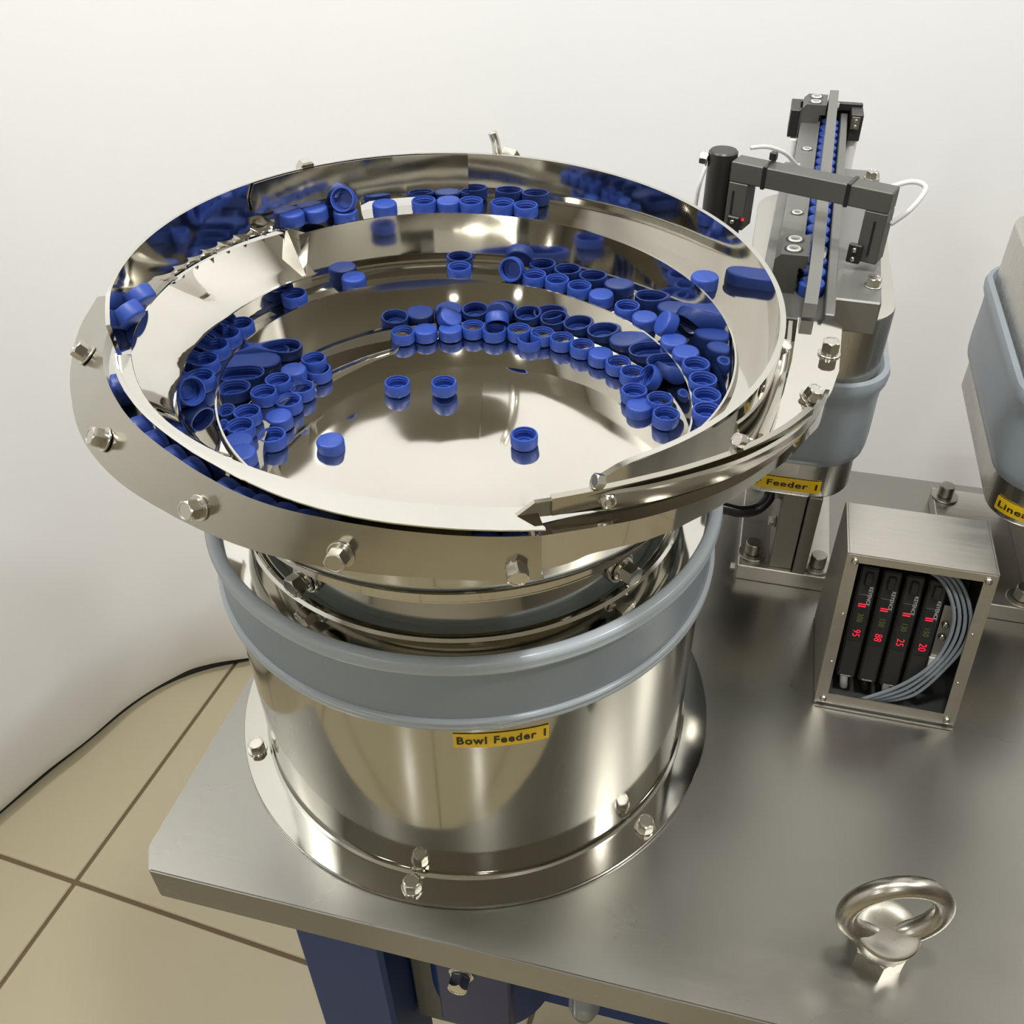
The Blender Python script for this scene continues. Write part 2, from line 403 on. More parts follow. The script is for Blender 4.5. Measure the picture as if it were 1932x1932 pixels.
# top plate with slightly raised inner seam
lobj('top_plate', [(.1774, .226), (.1772, .2335), (.170, .2345), (.158, .2352), (.156, .2368), (.1545, .2368), (.1535, .2352), (.150, .2352)], POL)
sb_ = lobj('silicone_band', [(.1776, .2340), (.1806, .2340), (.1800, .2300), (.1802, .2250), (.1806, .1960), (.1808, .1925), (.1776, .1925)], SIL, closed=True)
lobj('band_top_lip', [(.1750, .2400), (.1752, .2425), (.1770, .2440), (.1815, .2436), (.1832, .2420), (.1836, .2398), (.1832, .2378), (.1840, .2366), (.1838, .2350), (.1822, .2341), (.1777, .2341), (.1776, .2385)], SILL, parent=sb_, closed=True, ang=60)
lobj('band_bottom_lip', [(.1776, .1924), (.1822, .1924), (.1838, .1912), (.1838, .1896), (.1824, .1884), (.1836, .1872), (.1836, .1850), (.1822, .1838), (.1808, .1815), (.1777, .1810)], SILL, parent=sb_, closed=True, ang=60)
for px_, py_ in [(486, 1405), (778, 1665), (1217, 1552)]:
    bolt(bf, at(px_, py_+8, .004), (0, 0, 1), .0058, BOLT, spin=random.random(), spring=False)
bolt(bf, (.13, .138, .004), (0, 0, 1), .0058, BOLT, spring=False); bolt(bf, (-.12, .145, .004), (0, 0, 1), .0058, BOLT, spring=False)
# neck and outer shell of the bowl
NK = [(.1530, .2352), (.1470, .250), (.1415, .266), (.1445, .2735), (.157, .279), (.166, .2830), (.1705, .288), (.1725, .296), (.1760, .315), (.180, .330), (.183, .345)]
lobj('bowl_shell', NK, DRU, seg=160)
def fR(c, a):
    p = math.radians(a)+OFF; return c[0]+sum(c[2*k-1]*math.cos(k*p)+c[2*k]*math.sin(k*p) for k in range(1, (len(c)+1)//2))
def R1(a): return fR((.1551, -.0010, -.0016, .0004, -.0003), a)
def R2(a): return fR((.1762, -.0005, .0006, .0006, -.0006), a)
def R3(a): return fR((.20415, -.0033, .00349, -.00031, -.00105, -.0006, -.00045), a)
def _xy(R, a): p = math.radians(a)+OFF; return R*math.cos(p), R*math.sin(p)
def z1(a): x, y = _xy(.156, a); return .320-.05*x-.02*y
def z2(a): x, y = _xy(.178, a); return .361-.041*x+.004*y
def rimz(a): x, y = _xy(.2035, a); return .3937-.042*x+.017*y
Z3 = [(112, .3635), (125, .3655), (145, .3690), (165, .3720), (190, .3760), (215, .3775), (290, .3775)]
def z3(a):
    a = a % 360
    if a > 300: a -= 360
    return z2(a) if a < 112 else lin(Z3, a)
def trace(pts, zfn):                  # image points of a rim at known height -> sorted (azimuth, radius)
    out = []
    for x, y in pts:
        z = .36
        for _ in range(10):
            p = at(x, y, z); a = math.degrees(math.atan2(p.y, p.x)-OFF)
            a %= 360
            z = zfn(a)
        out.append((a, math.hypot(p.x, p.y)))
    out.sort()
    for _ in range(1):
        out = [out[0]]+[(out[i][0], (out[i-1][1]+2*out[i][1]+out[i+1][1])/4) for i in range(1, len(out)-1)]+[out[-1]]
    return out
def arc(a0, a1, st=2.5):
    n = max(2, int(round(abs(a1-a0)/st))); return [a0+(a1-a0)*i/n for i in range(n+1)]
# floor of the bowl
FLP = [(0, .2632), (.02, .2632), (.04, .2634), (.055, .2641), (.07, .2654), (.085, .2672), (.10, .2692), (.115, .2709), (.13, .2721), (.145, .2729), (.162, .2735)]
lobj('bowl_floor', FLP, POL2, seg=128, ang=80)
T1Z = [(104, .2732), (112, .2748), (180, .281), (330, .302)]
# lowest track ledge
rows = []
for a in arc(104, 330):
    w = lin([(104, 0), (114, .018), (130, .021), (250, .021), (330, .012)], a); zt = lin(T1Z, a)
    ri = R1(a)-w-.0005
    rows.append([pol(ri+.001, a, .2665), pol(ri, a, zt-.0012), pol(ri+.0006, a, zt), pol(R1(a)+.0042, a, zt+.0004)])
o = sheet('lowest_track', rows, POL2, bf, .0008)
# wall between the floor and the middle track
rows = []
for a in arc(-180, 180)[:-1]:
    rows.append([pol(R1(a)+.0052-.0048*t, a, .2722+(z1(a)-.2722)*t) for t in (0, .2, .5, .9, 1)])
o = sheet('inner_wall', rows, POL, bf, .0012, True)
# middle track
rows = []
for a in arc(-60, 226):
    rows.append([pol(R1(a)+.0003, a, z1(a)-.0005), pol(R1(a)+.0022, a, z1(a)-.0048), pol(R1(a)+.0105, a, z1(a)-.0056), pol(R2(a)+.0022, a, z1(a)-.0062)])
sheet('middle_track', rows, POL2, bf, .0008)
# wall above the middle track
rows = []
for a in arc(-57, 131.5):
    rows.append([pol(R2(a)+.0014-.0010*t, a, z1(a)-.007+(z2(a)-z1(a)+.007)*t) for t in (0, .2, .5, .9, 1)])
sheet('middle_wall', rows, POL, bf, .0012)
# low wall behind the collecting plate on the left
# inclined collecting plate
TIPX = [(530, 434), (470, 452), (387, 485), (346, 508), (315, 543), (275, 582), (254, 625), (247, 675), (255, 703), (269, 742), (291, 773), (322, 801), (353, 823), (408, 852), (470, 880), (535, 901), (600, 918), (665, 932), (800, 951), (900, 957), (975, 958)]
TI = trace(TIPX, z3)
def t3in(a): return lin(TI, a)
def zpl(a): return lin([(126, .3405), (135, .3410), (150, .3440), (165, .3495), (180, .3560), (195, .3620), (210, .3665), (245, .3705)], a)
PL = trace([(573, 523), (525, 536), (480, 562), (436, 593), (382, 637), (341, 699), (332, 728), (331, 760), (342, 795), (368, 828), (400, 850)], zpl)+[(250, .172)]
def tpl(a): return lin(PL, a)
rows = [[pol(R2(a)+.0018, a, z1(a)-.007), pol(min(R2(a)+.001, tpl(a)+.012), a, (z1(a)+zpl(a))/2), pol(tpl(a)+.0012, a, zpl(a)-.0008)] for a in arc(130, 222)]
sheet('middle_wall', rows, POL, bf, .0010)
rows = []
for a in arc(131, 232):
    z0 = zpl(a); zt = z3(a)-(.0040 if a < 161 else lin([(161, .0040), (166, .0006)], a)); te = t3in(a)+(.002 if a < 161 else 0)
    rows.append([pol(tpl(a)-.0006, a, z0-.0012), pol(tpl(a), a, z0)]+[pol(tpl(a)+(te-tpl(a))*t, a, z0+(zt-z0)*t) for t in (.25, .5, .75, 1)])
sheet('collecting_plate', rows, POL2, bf, .0010)
# folded end of that plate
p_a = pol(t3in(131)+.001, 131, z3(131)); p_b = pol(R2(129)+.0006, 128.6, z3(129)-.001); p_c = at(578, 521, .3410); p_d = at(528, 533, .3410)
o = obj('folded_plate_end', [p_a, p_b, p_c, p_d], [[0, 1, 2, 3]], SAT, bf); md = o.modifiers.new('t', 'SOLIDIFY'); md.thickness = .0010
# top track: right and back
rows = []
for a in arc(-57, 131):
    rows.append([pol(R2(a)+.0003, a, z3(a)-.0005), pol(R2(a)+.0025, a, z3(a)-.0046), pol(R2(a)+.014, a, z3(a)-.0054), pol(R3(a)+.0012, a, z3(a)-.0060)])
sheet('top_track', rows, POL, bf, .001)
# notched sorting section of the top track
rows = []
for a in arc(131, 164, .3):
    ph = ((a-132)/4.4) % 1; notch = .0062*max(0, math.sin(PI*ph))**.6 if 132 < a < 162.8 else 0
    ti = t3in(a); rows.append([pol(ti-.0015+notch, a, z3(a)-.0002), pol(max(ti+.006, ti-.001+notch), a, z3(a)-.0012), pol(R3(a)+.0012, a, z3(a)-.0030)])
sheet('notched_track', rows, POL, bf, .001)
rows = []
for a in arc(164, 193):
    rows.append([pol(t3in(a)-.0005, a, z3(a)), pol((t3in(a)+R3(a))/2, a, z3(a)-.0012), pol(max(R3(a), t3in(a)+.004)+.0012, a, z3(a)-.0024)])
sheet('top_track', rows, POL, bf, .001)
# outer rim wall, with the window slot at the back
RIM0, RIM1 = -70.6, 193
def rimrow(a, zlo=None, zhi=None):
    zl = z3(a)-.0066 if a < 131 else z3(a)-.0040
    if a < -40: zl = lin([(-70.6, .3700), (-40, z3(-40)-.0066)], a)
    zh = rimz(a)
    if a < -64: zh = lin([(-70.6, .3785), (-67, .3835), (-64, rimz(-64))], a)
    if a > 186: zh = lin([(186, rimz(186)), (193, .3925)], a)
    zl = zl if zlo is None else zlo; zh = zh if zhi is None else zhi
    return [pol(R3(a)-.0012+.0012*t, a, zl+(zh-zl)*t) for t in (0, .33, .66, 1)]
sheet('outer_rim', [rimrow(a) for a in arc(RIM0, 98, 2)], POL, bf, .0034)
sheet('outer_rim', [rimrow(a) for a in arc(112, RIM1, 2)], POL, bf, .0026)
sheet('outer_rim', [rimrow(a, z3(a)+.0022) for a in arc(98, 112, 2)], POL, bf, .0026)
# overlay baffle sheet inside the rim at the back left
rows = []
for a in arc(87.7, 137, 1.45):
    t = max(0, (a-135.6)/1.4)
    zb = lin([(87, .366), (110, .3740), (122, .3786), (137, .3812)], a)+.002*t; zt = rimz(a)-.0003-.009*t
    rows.append([pol(R3(a)-.0048+.0018*k, a, zb+(zt-zb)*k) for k in (0, .5, 1)])
sheet('inner_baffle', rows, POL, bf, .0014)
# lower rim strip round the left and the front
RB = trace([(212, 667), (213, 689), (229, 726), (249, 757), (275, 788), (306, 813), (337, 835), (400, 873), (470, 909), (549, 943), (660, 974), (800, 993), (920, 1000), (1030, 1000)], lambda a: z3(a)+.002)
def rbo(a): return lin(RB, a)
A0_, A1_ = RB[0][0]+.2, RB[-1][0]
rows = []
for a in arc(A0_, A1_):
    ri = t3in(a)+.0003; ro = max(rbo(a), ri+.006); z = z3(a)
    rows.append([pol(ri-.0005, a, z-.024), pol(ri, a, z), pol((ri+ro)/2, a, z+.0002), pol(ro-.0026, a, z+.0004), pol(ro-.0022, a, z+.0018), pol(ro, a, z+.0018)])
sheet('front_rim_strip', rows, POL, bf, .0008)
rows = [[pol(R1(a)+.0003, a, z1(a)-.0005), pol(R1(a)+.0022, a, z1(a)-.0048), pol(R1(a)+.0105, a, z1(a)-.0056), pol(R2(a)+.0022, a, z1(a)-.0062)] for a in arc(226, 300)]
sheet('middle_track', rows, POL2, bf, .0008)
rows = [[pol(R2(a)+.0018, a, z1(a)-.007), pol((R2(a)+t3in(a))/2+.001, a, .340), pol(t3in(a)+.0004, a, z3(a)-.020)] for a in arc(218, 284)]
sheet('middle_wall', rows, POL, bf, .0010)
# outer channel floor and flared guard band
zg = lambda a: lin([(166, .3660), (186, .3700), (200, .3730), (290, .3735)], a)
zl_ = lambda a: lin([(160, .3640), (170, .3560), (182, .3490), (205, .3470), (290, .3480)], a)
BU = trace([(202, 632), (195, 669), (195, 695), (204, 723), (219, 754), (241, 788), (269, 816), (299, 840), (340, 868), (400, 904), (462, 941), (530, 961), (607, 977), (700, 994), (800, 1008), (900, 1013), (1028, 1012)], zg)
BL = trace([(186, 560), (155, 610), (140, 650), (134, 700), (139, 755), (160, 830), (190, 874), (230, 912), (270, 939), (310, 962), (360, 988), (410, 1013), (510, 1045), (640, 1073), (740, 1084), (850, 1089), (940, 1085), (1024, 1074)], zl_)
gu = lambda a: lin(BU, a)
gl = lambda a: lin(BL, a)
rows = [[pol(gu(a)-.0135, a, .3480), pol(gu(a)+.001, a, .3480)] for a in arc(A0_, A1_)]
sheet('channel_floor', rows, SAT, bf, .0012)
rows = []
for a in arc(BL[0][0]+.2, A1_-.3, 1.5):
    ru = gu(a) if a > BU[0][0] else max(BU[0][1]+.0006*(BU[0][0]-a)*.2, R3(min(a, 193))+.0035); zu = zg(a); zl0 = zl_(a); rl = max(gl(a), ru+.0005)
    rows.append([pol(ru-.0006, a, zu-.008), pol(ru, a, zu)]+[pol(ru+(rl-ru)*t, a, zu+(zl0-zu)*t) for t in (.33, .67, 1)])
gb = sheet('guard_band', rows, SAT, bf, .0014)
def proj(p):
    q = p-CAM; k = q.dot(FW); return 966+FPX*q.dot(RT)/k, 966-FPX*q.dot(UP)/k
for (x, y) in [(170, 673), (203, 829), (379, 960), (645, 1042), (969, 1062)]:
    best = None
    for ia in range(340, 570):
        a_ = ia*.5; ru, rl = gu(a_), gl(a_)
        for it in range(3, 19):
            t = it/20; p = pol(ru+(rl-ru)*t, a_, zg(a_)+(zl_(a_)-zg(a_))*t); u, v = proj(p); d = (u-x)**2+(v-y)**2
            if best is None or d < best[0]: best = (d, a_, p, ru, rl)
    _, a_, pp, ru, rl = best
    dz = zg(a_)-zl_(a_); nrm = Vector((dz, 0, rl-ru)).normalized(); ax = pol(1, a_, 0); ax = Vector((ax.x, ax.y, 0)).normalized()*nrm.x+Vector((0, 0, nrm.z))
    bolt(bf, pp+ax*.0008, ax, .0050, BOLT, spin=random.random())
# outer clips seen above the rim at the back
for px_, py_ in ((604, 305),):
    ax = pol(1, 122, 0); nut(bf, pol(R3(122)+.003, 122, rimz(122)-.0035), (ax.x, ax.y, .15), .0062, BOLT)
p = at(940, 296, .395)
vs, fs = tube([p+Vector((.004, .002, -.012)), p, p+Vector((-.003, .004, .010)), p+Vector((-.006, .005, .017))], .0035, 12, 4); obj('wing_handle', vs, fs, BOLT, bf, True)
vs, fs = boxdata(tuple(at(962, 291, .395)), (.014, .008, .008), frame((.3, .6, .5)), .001, 1); obj('wing_clamp', vs, fs, BOLT, bf)
# clamp bolts through round cut-outs in the neck
for a_ in (-49, 229, 90):
    ax = pol(1, a_, 0); ax = Vector((ax.x, ax.y, 0)).normalized()
    c = ax*.1478+Vector((0, 0, .2505))
    vs, fs = lathe([(.0095, -.001), (.0112, -.001), (.0112, .0022), (.0100, .0030), (.0092, .0022)], 36, c, ax, closed=True); obj('cutout_collar', vs, fs, POL, bf, True)
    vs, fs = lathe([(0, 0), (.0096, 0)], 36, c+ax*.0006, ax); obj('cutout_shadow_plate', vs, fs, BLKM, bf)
    bolt(bf, c+ax*.003, ax, .0062, BOLT, spin=.2)

# ---- exit chute at the front right
def P3(l, z): return [at(x, y, z) if not isinstance(z, (list, tuple)) else None for x, y in l]
top = [(1021, 1008, .3722), (1103, 995, .3735), (1207, 976, .3725), (1310, 945, .3705), (1400, 905, .367), (1480, 848, .361), (1540, 785, .353), (1562, 735, .347)]
bot = [(1025, 1072, .335), (1079, 1059, .335), (1217, 1017, .3375), (1269, 997, .339), (1352, 952, .343), (1405, 918, .348), (1482, 862, .349), (1541, 798, .346), (1563, 745, .343)]
def smooth_px(l, n=28):
    P = [Vector((a, b, c)) for a, b, c in l]; Q = []
    d = [0]
    for i in range(1, len(P)): d.append(d[-1]+(P[i]-P[i-1]).length)
    for k in range(n+1):
        s = d[-1]*k/n; i = max(j for j in range(len(P)) if d[j] <= s+1e-9); i = min(i, len(P)-2)
        t = (s-d[i])/(d[i+1]-d[i]); p0 = P[max(i-1, 0)]; p1 = P[i]; p2 = P[i+1]; p3 = P[min(i+2, len(P)-1)]
        q = .5*((2*p1)+(p2-p0)*t+(2*p0-5*p1+4*p2-p3)*t*t+(3*p1-p0-3*p2+p3)*t**3)
        Q.append(at(q.x, q.y, q.z))
    return Q
A = smooth_px(top); BK = [(1025, 1072), (1079, 1059), (1090, 1047), (1217, 1017), (1269, 997), (1352, 955), (1405, 921), (1482, 866), (1541, 803), (1563, 750)]
B = []
for a in A:
    z = a.z
    while z > .325:
        x, y = proj(Vector((a.x, a.y, z)))
        if y >= lin(BK, x): break
        z -= .0004
    B.append(Vector((a.x, a.y, min(z, a.z-.003))))
rows = [[b, b*.5+a*.5, a] for a, b in zip(A, B)]
sheet('chute_side_wall', rows, POL, bf, .0022)
# chute floor between side wall and inner rail
inn = smooth_px([(975, 978, .3720), (1100, 962, .3720), (1207, 945, .371), (1310, 915, .369), (1400, 880, .366), (1480, 833, .360), (1535, 782, .352), (1558, 735, .346)])
rows = [[a+Vector((0, 0, -.0008)), a*.5+b*.5+Vector((0, 0, -.0008)), b+Vector((0, 0, -.0008))] for a, b in zip(A, inn)]
sheet('chute_floor', rows, POL, bf, .0015)
# inner rail: upright strip with pointed start
rt = smooth_px([(1008, 946, .3850), (1100, 934, .385), (1200, 922, .384), (1300, 899, .382), (1400, 868, .379), (1480, 826, .373), (1528, 784, .364), (1552, 745, .356)])
rb = smooth_px([(966, 977, .3765), (1100, 962, .3735), (1207, 947, .3725), (1310, 921, .370), (1400, 888, .367), (1480, 842, .361), (1530, 796, .355), (1556, 750, .349)])
rows = [[b, b*.5+a*.5, a] for a, b in zip(rt, rb)]
sheet('inner_rail', rows, SAT, bf, .0022)
# second rail behind it
rt2 = smooth_px([(1040, 937, .387), (1120, 922, .387), (1200, 905, .386), (1300, 880, .384), (1400, 846, .381), (1480, 806, .376), (1530, 768, .368)])
rows = [[p+Vector((0, 0, -.010)), p+Vector((0, 0, -.005)), p] for p in rt2]
sheet('rear_rail', rows, SAT, bf, .0035)
nut(bf, at(1136, 909, .389), (-.75, -.5, .35), .0034, BOLT, .3); nut(bf, at(1400, 832, .383), (-.6, -.5, .45), .0034, BOLT, .3)
screw(bf, at(1146, 944, .3795), (.25, -.9, .3), .0042)
nut(bf, at(1475, 657, .368), (.5, -.3, .8), .0036, BOLT, .2)
# curved guide strip and hanging bracket beside the rim
gs = smooth_px([(1492, 605, .353), (1488, 650, .355), (1482, 690, .357), (1472, 730, .359), (1455, 775, .360), (1436, 818, .360)], 18)
rows = [[p+Vector((0, 0, -.014)), p+Vector((0, 0, -.007)), p] for p in gs]
sheet('guide_strip', rows, SAT, bf, .0026)
vs, fs = tube([at(1474, 664, .362), at(1468, 700, .356), at(1455, 745, .350), at(1435, 800, .346), at(1412, 842, .346)], .0048, 12, 6)
obj('hanging_bracket', vs, fs, ZINC, bf, True)
# mirror tongue handing caps to the linear feeder
tp = [(1506, 598), (1537, 602), (1576, 606), (1589, 617), (1583, 700), (1570, 735), (1545, 775), (1510, 808), (1465, 832), (1440, 842), (1455, 800), (1478, 742), (1494, 680)]
T_ = [at(x, y, .3445) for x, y in tp]
vs, fs = prism([(p.x, p.y) for p in T_], .3425, .3445)
sharp(obj('exit_tongue', vs, fs, POL2, bf), 40)
vs, fs = prism([(p.x, p.y) for p in [at(1500, 598, .3445), at(1592, 612, .3445), at(1588, 640, .3445), at(1498, 630, .3445)]], .334, .3422)
bolt(bf, at(1564, 668, .3445), (0, 0, 1), .0052, BOLT, .5)
bolt(bf, at(1526, 752, .3445), (.35, -.1, .9), .0046, BOLT, .1)
# label on the drum
def drum_label():
    a0 = on_cyl(855, 1396, .1778); a1 = on_cyl(1035.5, 1378, .1778)
    t0 = math.atan2(a0.y, a0.x); t1 = math.atan2(a1.y, a1.x); zc = (.1742+.1608+.1712+.158)/4; h = .0135
    rows = []
    for i in range(17):
        t = t0+(t1-t0)*i/16; z = .1675+(.1647-.1675)*i/16; rows.append([Vector((.1779*math.cos(t), .1779*math.sin(t), z-h/2)), Vector((.1779*math.cos(t), .1779*math.sin(t), z+h/2))])
    lb = sheet('yellow_label', rows, YEL, bf, .0003)
    wd = (t1-t0)*.178
    def mp(x, y):
        u = .5+x/wd; t = t0+(t1-t0)*u; r = .1783
        return Vector((r*math.cos(t), r*math.sin(t), .1675+(.1647-.1675)*u+y))
    for i, chx in enumerate('Bowl Feeder 1'):
        if chx != ' ':
            pass
    text('label_text', 'Bowl Feeder 1', .0100, INK, lb, mp, 1, .0003, sp=1.15, fit=wd*.93)
drum_label()

# ================================================================== caps
def capmesh():
    N = 72; R = .0096; H = .0094
    vs, fs = [], []
    prof = [(.0, H, 0), (.0078, H, 0), (.0089, H-.0003, 0), (.0094, H-.0010, 0), (.0095, H-.0018, 1), (.0095, .0006, 1), (.0093, .0, 0), (.0083, .0, 0), (.00825, .0012, 0),
            (.0081, .0018, 0), (.0078, .0022, 0), (.0081, .0028, 0), (.0081, .0036, 0), (.0078, .0040, 0), (.0081, .0046, 0), (.0081, .0078, 0), (.0058, .0080, 0), (.0057, .0070, 0), (.0052, .0070, 0), (.0050, .0081, 0), (0, .0081, 0)]
    n = len(prof)
    for i in range(N):
        a = 2*PI*i/N
        for r, z, k in prof:
            rr = r+(.00022 if (i % 2) else -.00010)*k; vs.append(Vector((rr*math.cos(a), rr*math.sin(a), z-H/2)))
    for i in range(N):
        j = (i+1) % N
        for k in range(n-1): fs.append([i*n+k, j*n+k, j*n+k+1, i*n+k+1])
    return vs, fs
CAPH = .0094; CAPR = .0096
cv, cf = capmesh(); capme = bpy.data.meshes.new('bottle_cap'); capme.from_pydata([tuple(v) for v in cv], [], cf); capme.materials.append(CAPM)
_o = bpy.data.objects.new('tmp', capme); sharp(_o, 40); bpy.data.objects.remove(_o)
def cap(pos, up, label, group, spin=None):
    """up = direction the open side faces"""
    o = bpy.data.objects.new('bottle_cap', capme); COL.objects.link(o)
    R = frame(-Vector(up)).to_4x4() @ Matrix.Rotation(random.random()*6.28 if spin is None else spin, 4, 'Z')
    o.matrix_world = Matrix.Translation(Vector(pos)) @ R
    o['label'] = label; o['category'] = 'bottle cap'; o['group'] = group
    return o
ORD = ['first', 'second', 'third', 'fourth', 'fifth', 'sixth', 'seventh', 'eighth', 'ninth', 'tenth', 'eleventh', 'twelfth', 'thirteenth', 'fourteenth', 'fifteenth', 'sixteenth', 'seventeenth', 'eighteenth', 'nineteenth', 'twentieth', 'twenty-first', 'twenty-second', 'twenty-third', 'twenty-fourth']
U, D = (0, 0, 1), (0, 0, -1)
def row(lst, zfun, group, where):
    for i, (x, y, st) in enumerate(lst):
        p = at(x, y, .3)
        for _ in range(4):
            z = zfun(p)+CAPH/2+.0002; p = at(x, y, z)
        cap(p, U if st == 'o' else D, '%s blue cap, %s %s' % ('open-side-up' if st == 'o' else 'closed-side-up', ORD[i], where), group)
def azim(p): return math.degrees(math.atan2(p.y, p.x)-OFF)
zfl = lambda p: lin(FLP, math.hypot(p.x, p.y))+.0003
row([(761, 634, 'o'), (803, 629, 'c'), (850, 627, 'c'), (893, 623, 'o'), (933, 629, 'o'), (979, 629, 'o'), (1023, 636, 'o'), (1060, 646, 'o'), (1098, 659, 'o'), (1133, 674, 'c'), (1166, 691, 'o'), (1193, 710, 'o'), (1196, 745, 'o'), (1244, 761, 'o'), (1256, 790, 'o')],
    zfl, 'caps on the bowl floor along the back wall', 'from left in the back row on the bowl floor')
cap(at(999, 647, .2755), U, 'open-side-up blue cap just in front of the long back row on bowl floor', 'caps on the bowl floor along the back wall')
cap(at(1206, 772, .2752), D, 'closed-side-up blue cap in front of the right end of back floor row', 'caps on the bowl floor along the back wall')
cap(at(848, 601, .2845), (-.55, .25, -.75), 'blue cap tipped on edge on top of the third cap of the floor row', 'caps tipped on top of others')
cap(at(938, 604, .2845), (.2, -.75, -.55), 'blue cap leaning against the wall on the fifth cap of the floor row', 'caps tipped on top of others')
cap(at(1228, 714, .2830), (-.75, -.35, .55), 'blue cap tipped up showing its threads at the right end of the floor row', 'caps tipped on top of others')
for x, y, st, lb in [(750, 730, 'o', 'left of the pair standing alone on the mirror bowl floor, open side up'), (838, 730, 'o', 'right of the pair standing alone on the mirror bowl floor, open side up'),
                     (989, 829, 'o', 'alone on the white front part of the bowl floor, open side up'), (624, 839, 'c', 'alone with its closed top up on the left part of the bowl floor')]:
    cap(at(x, y, (.2676 if y < 800 else .2640)+CAPH/2+(.003 if x < 700 else 0)), U if st == 'o' else D, 'blue cap '+lb, 'loose caps on the bowl floor')
def zlow(p): return lin(T1Z, azim(p) % 360)+.0008
row([(593, 685, 'o'), (555, 705, 'c'), (526, 725, 'o'), (499, 748, 'o'), (468, 786, 'o'), (455, 812, 'o'), (451, 839, 'c'), (457, 862, 'c')], zlow, 'caps on the lowest ledge', 'from top along the lowest left ledge')
row([(602, 705, 'o'), (570, 739, 'o'), (546, 764, 'o'), (527, 793, 'c'), (515, 830, 'o')], zfl, 'caps on the floor beside the lowest ledge', 'from top in floor row beside lowest left ledge')
zm = lambda p: z1(azim(p))-.0052
row([(1008, 527, 'o'), (1051, 536, 'o'), (1093, 548, 'o'), (1134, 563, 'c'), (1183, 586, 'o'), (1216, 606, 'c'), (1270, 650, 'c'), (1293, 672, 'c'), (1312, 696, 'o'), (1325, 725, 'o'), (1332, 755, 'o'), (1333, 784, 'o')],
    zm, 'caps queued on the right of the middle track', 'from top in right-hand queue on the middle track')
cap(at(966, 508, .3235), (-.1, -.93, .3), 'blue cap standing on edge facing the viewer at the back of the middle track', 'caps tipped on the middle track')
cap(at(1257, 612, .3190), (.75, .3, -.5), 'blue cap tipped on its side midway down the right queue of the middle track', 'caps tipped on the middle track')
row([(668, 531, 'c'), (867, 512, 'o')], zm, 'single caps on the back of the middle track', 'from left of two singles at back of middle track')
row([(556, 564, 'o'), (455, 620, 'o'), (430, 639, 'o'), (408, 661, 'o'), (388, 688, 'o'), (379, 720, 'o')], zm, 'caps on the left of the middle track', 'from top in left-hand queue on the middle track')
cap(at(356, 737, .3330), (.80, -.35, .25), 'blue cap lying on its side at lower end of the middle track left queue', 'caps tipped on the middle track')
zt3 = lambda p: z3(azim(p))-.0050+(.0042 if azim(p) > 117 else 0)
row([(551, 411, 'c'), (595, 402, 'c'), (652, 406, 'c'), (726, 393, 'c'), (800, 388, 'o'), (846, 387, 'c'), (889, 389, 'o'), (948, 392, 'o'), (992, 397, 'o')], zt3, 'caps along the back of the top track', 'from left in the row at back of top track')
cap(at(649, 377, .3765), (.05, -.90, .45), 'blue cap standing on edge on top of another at the back of the top track', 'caps tipped on the top track')
cap(at(1329, 531, z3(5)-.0003), D, 'closed-side-up blue cap alone on the right side of the top track', 'lone cap on the right of the top track')
cap(at(264, 562, .3830), (-.62, .25, .70), 'blue cap leaning against the left rim, upper one of the pair', 'caps leaning on the left rim')
cap(at(243, 594, .3840), (-.66, .2, .68), 'blue cap leaning against the left rim, lower one of the pair', 'caps leaning on the left rim')
ch_px = [(217, 672), (262, 795), (291, 822), (328, 851), (362, 874), (436, 908), (468, 922), (503, 936), (546, 950), (586, 960), (915, 1013), (968, 1012)]
for i, (x, y) in enumerate(ch_px):
    p = at(x, y, .366); a_ = azim(p) % 360; a_ = max(a_, A0_+2); ax = pol(1, a_, 0)
    rr = gu(a_)-.0064
    q = pol(rr, a_, .3488+CAPR)
    cap(q, Vector((-ax.x, -ax.y, .0)) if i % 3 else Vector((ax.x, ax.y, 0)), 'blue cap on edge in the narrow outer channel, %s from its left end' % ORD[i], 'caps in the outer channel')

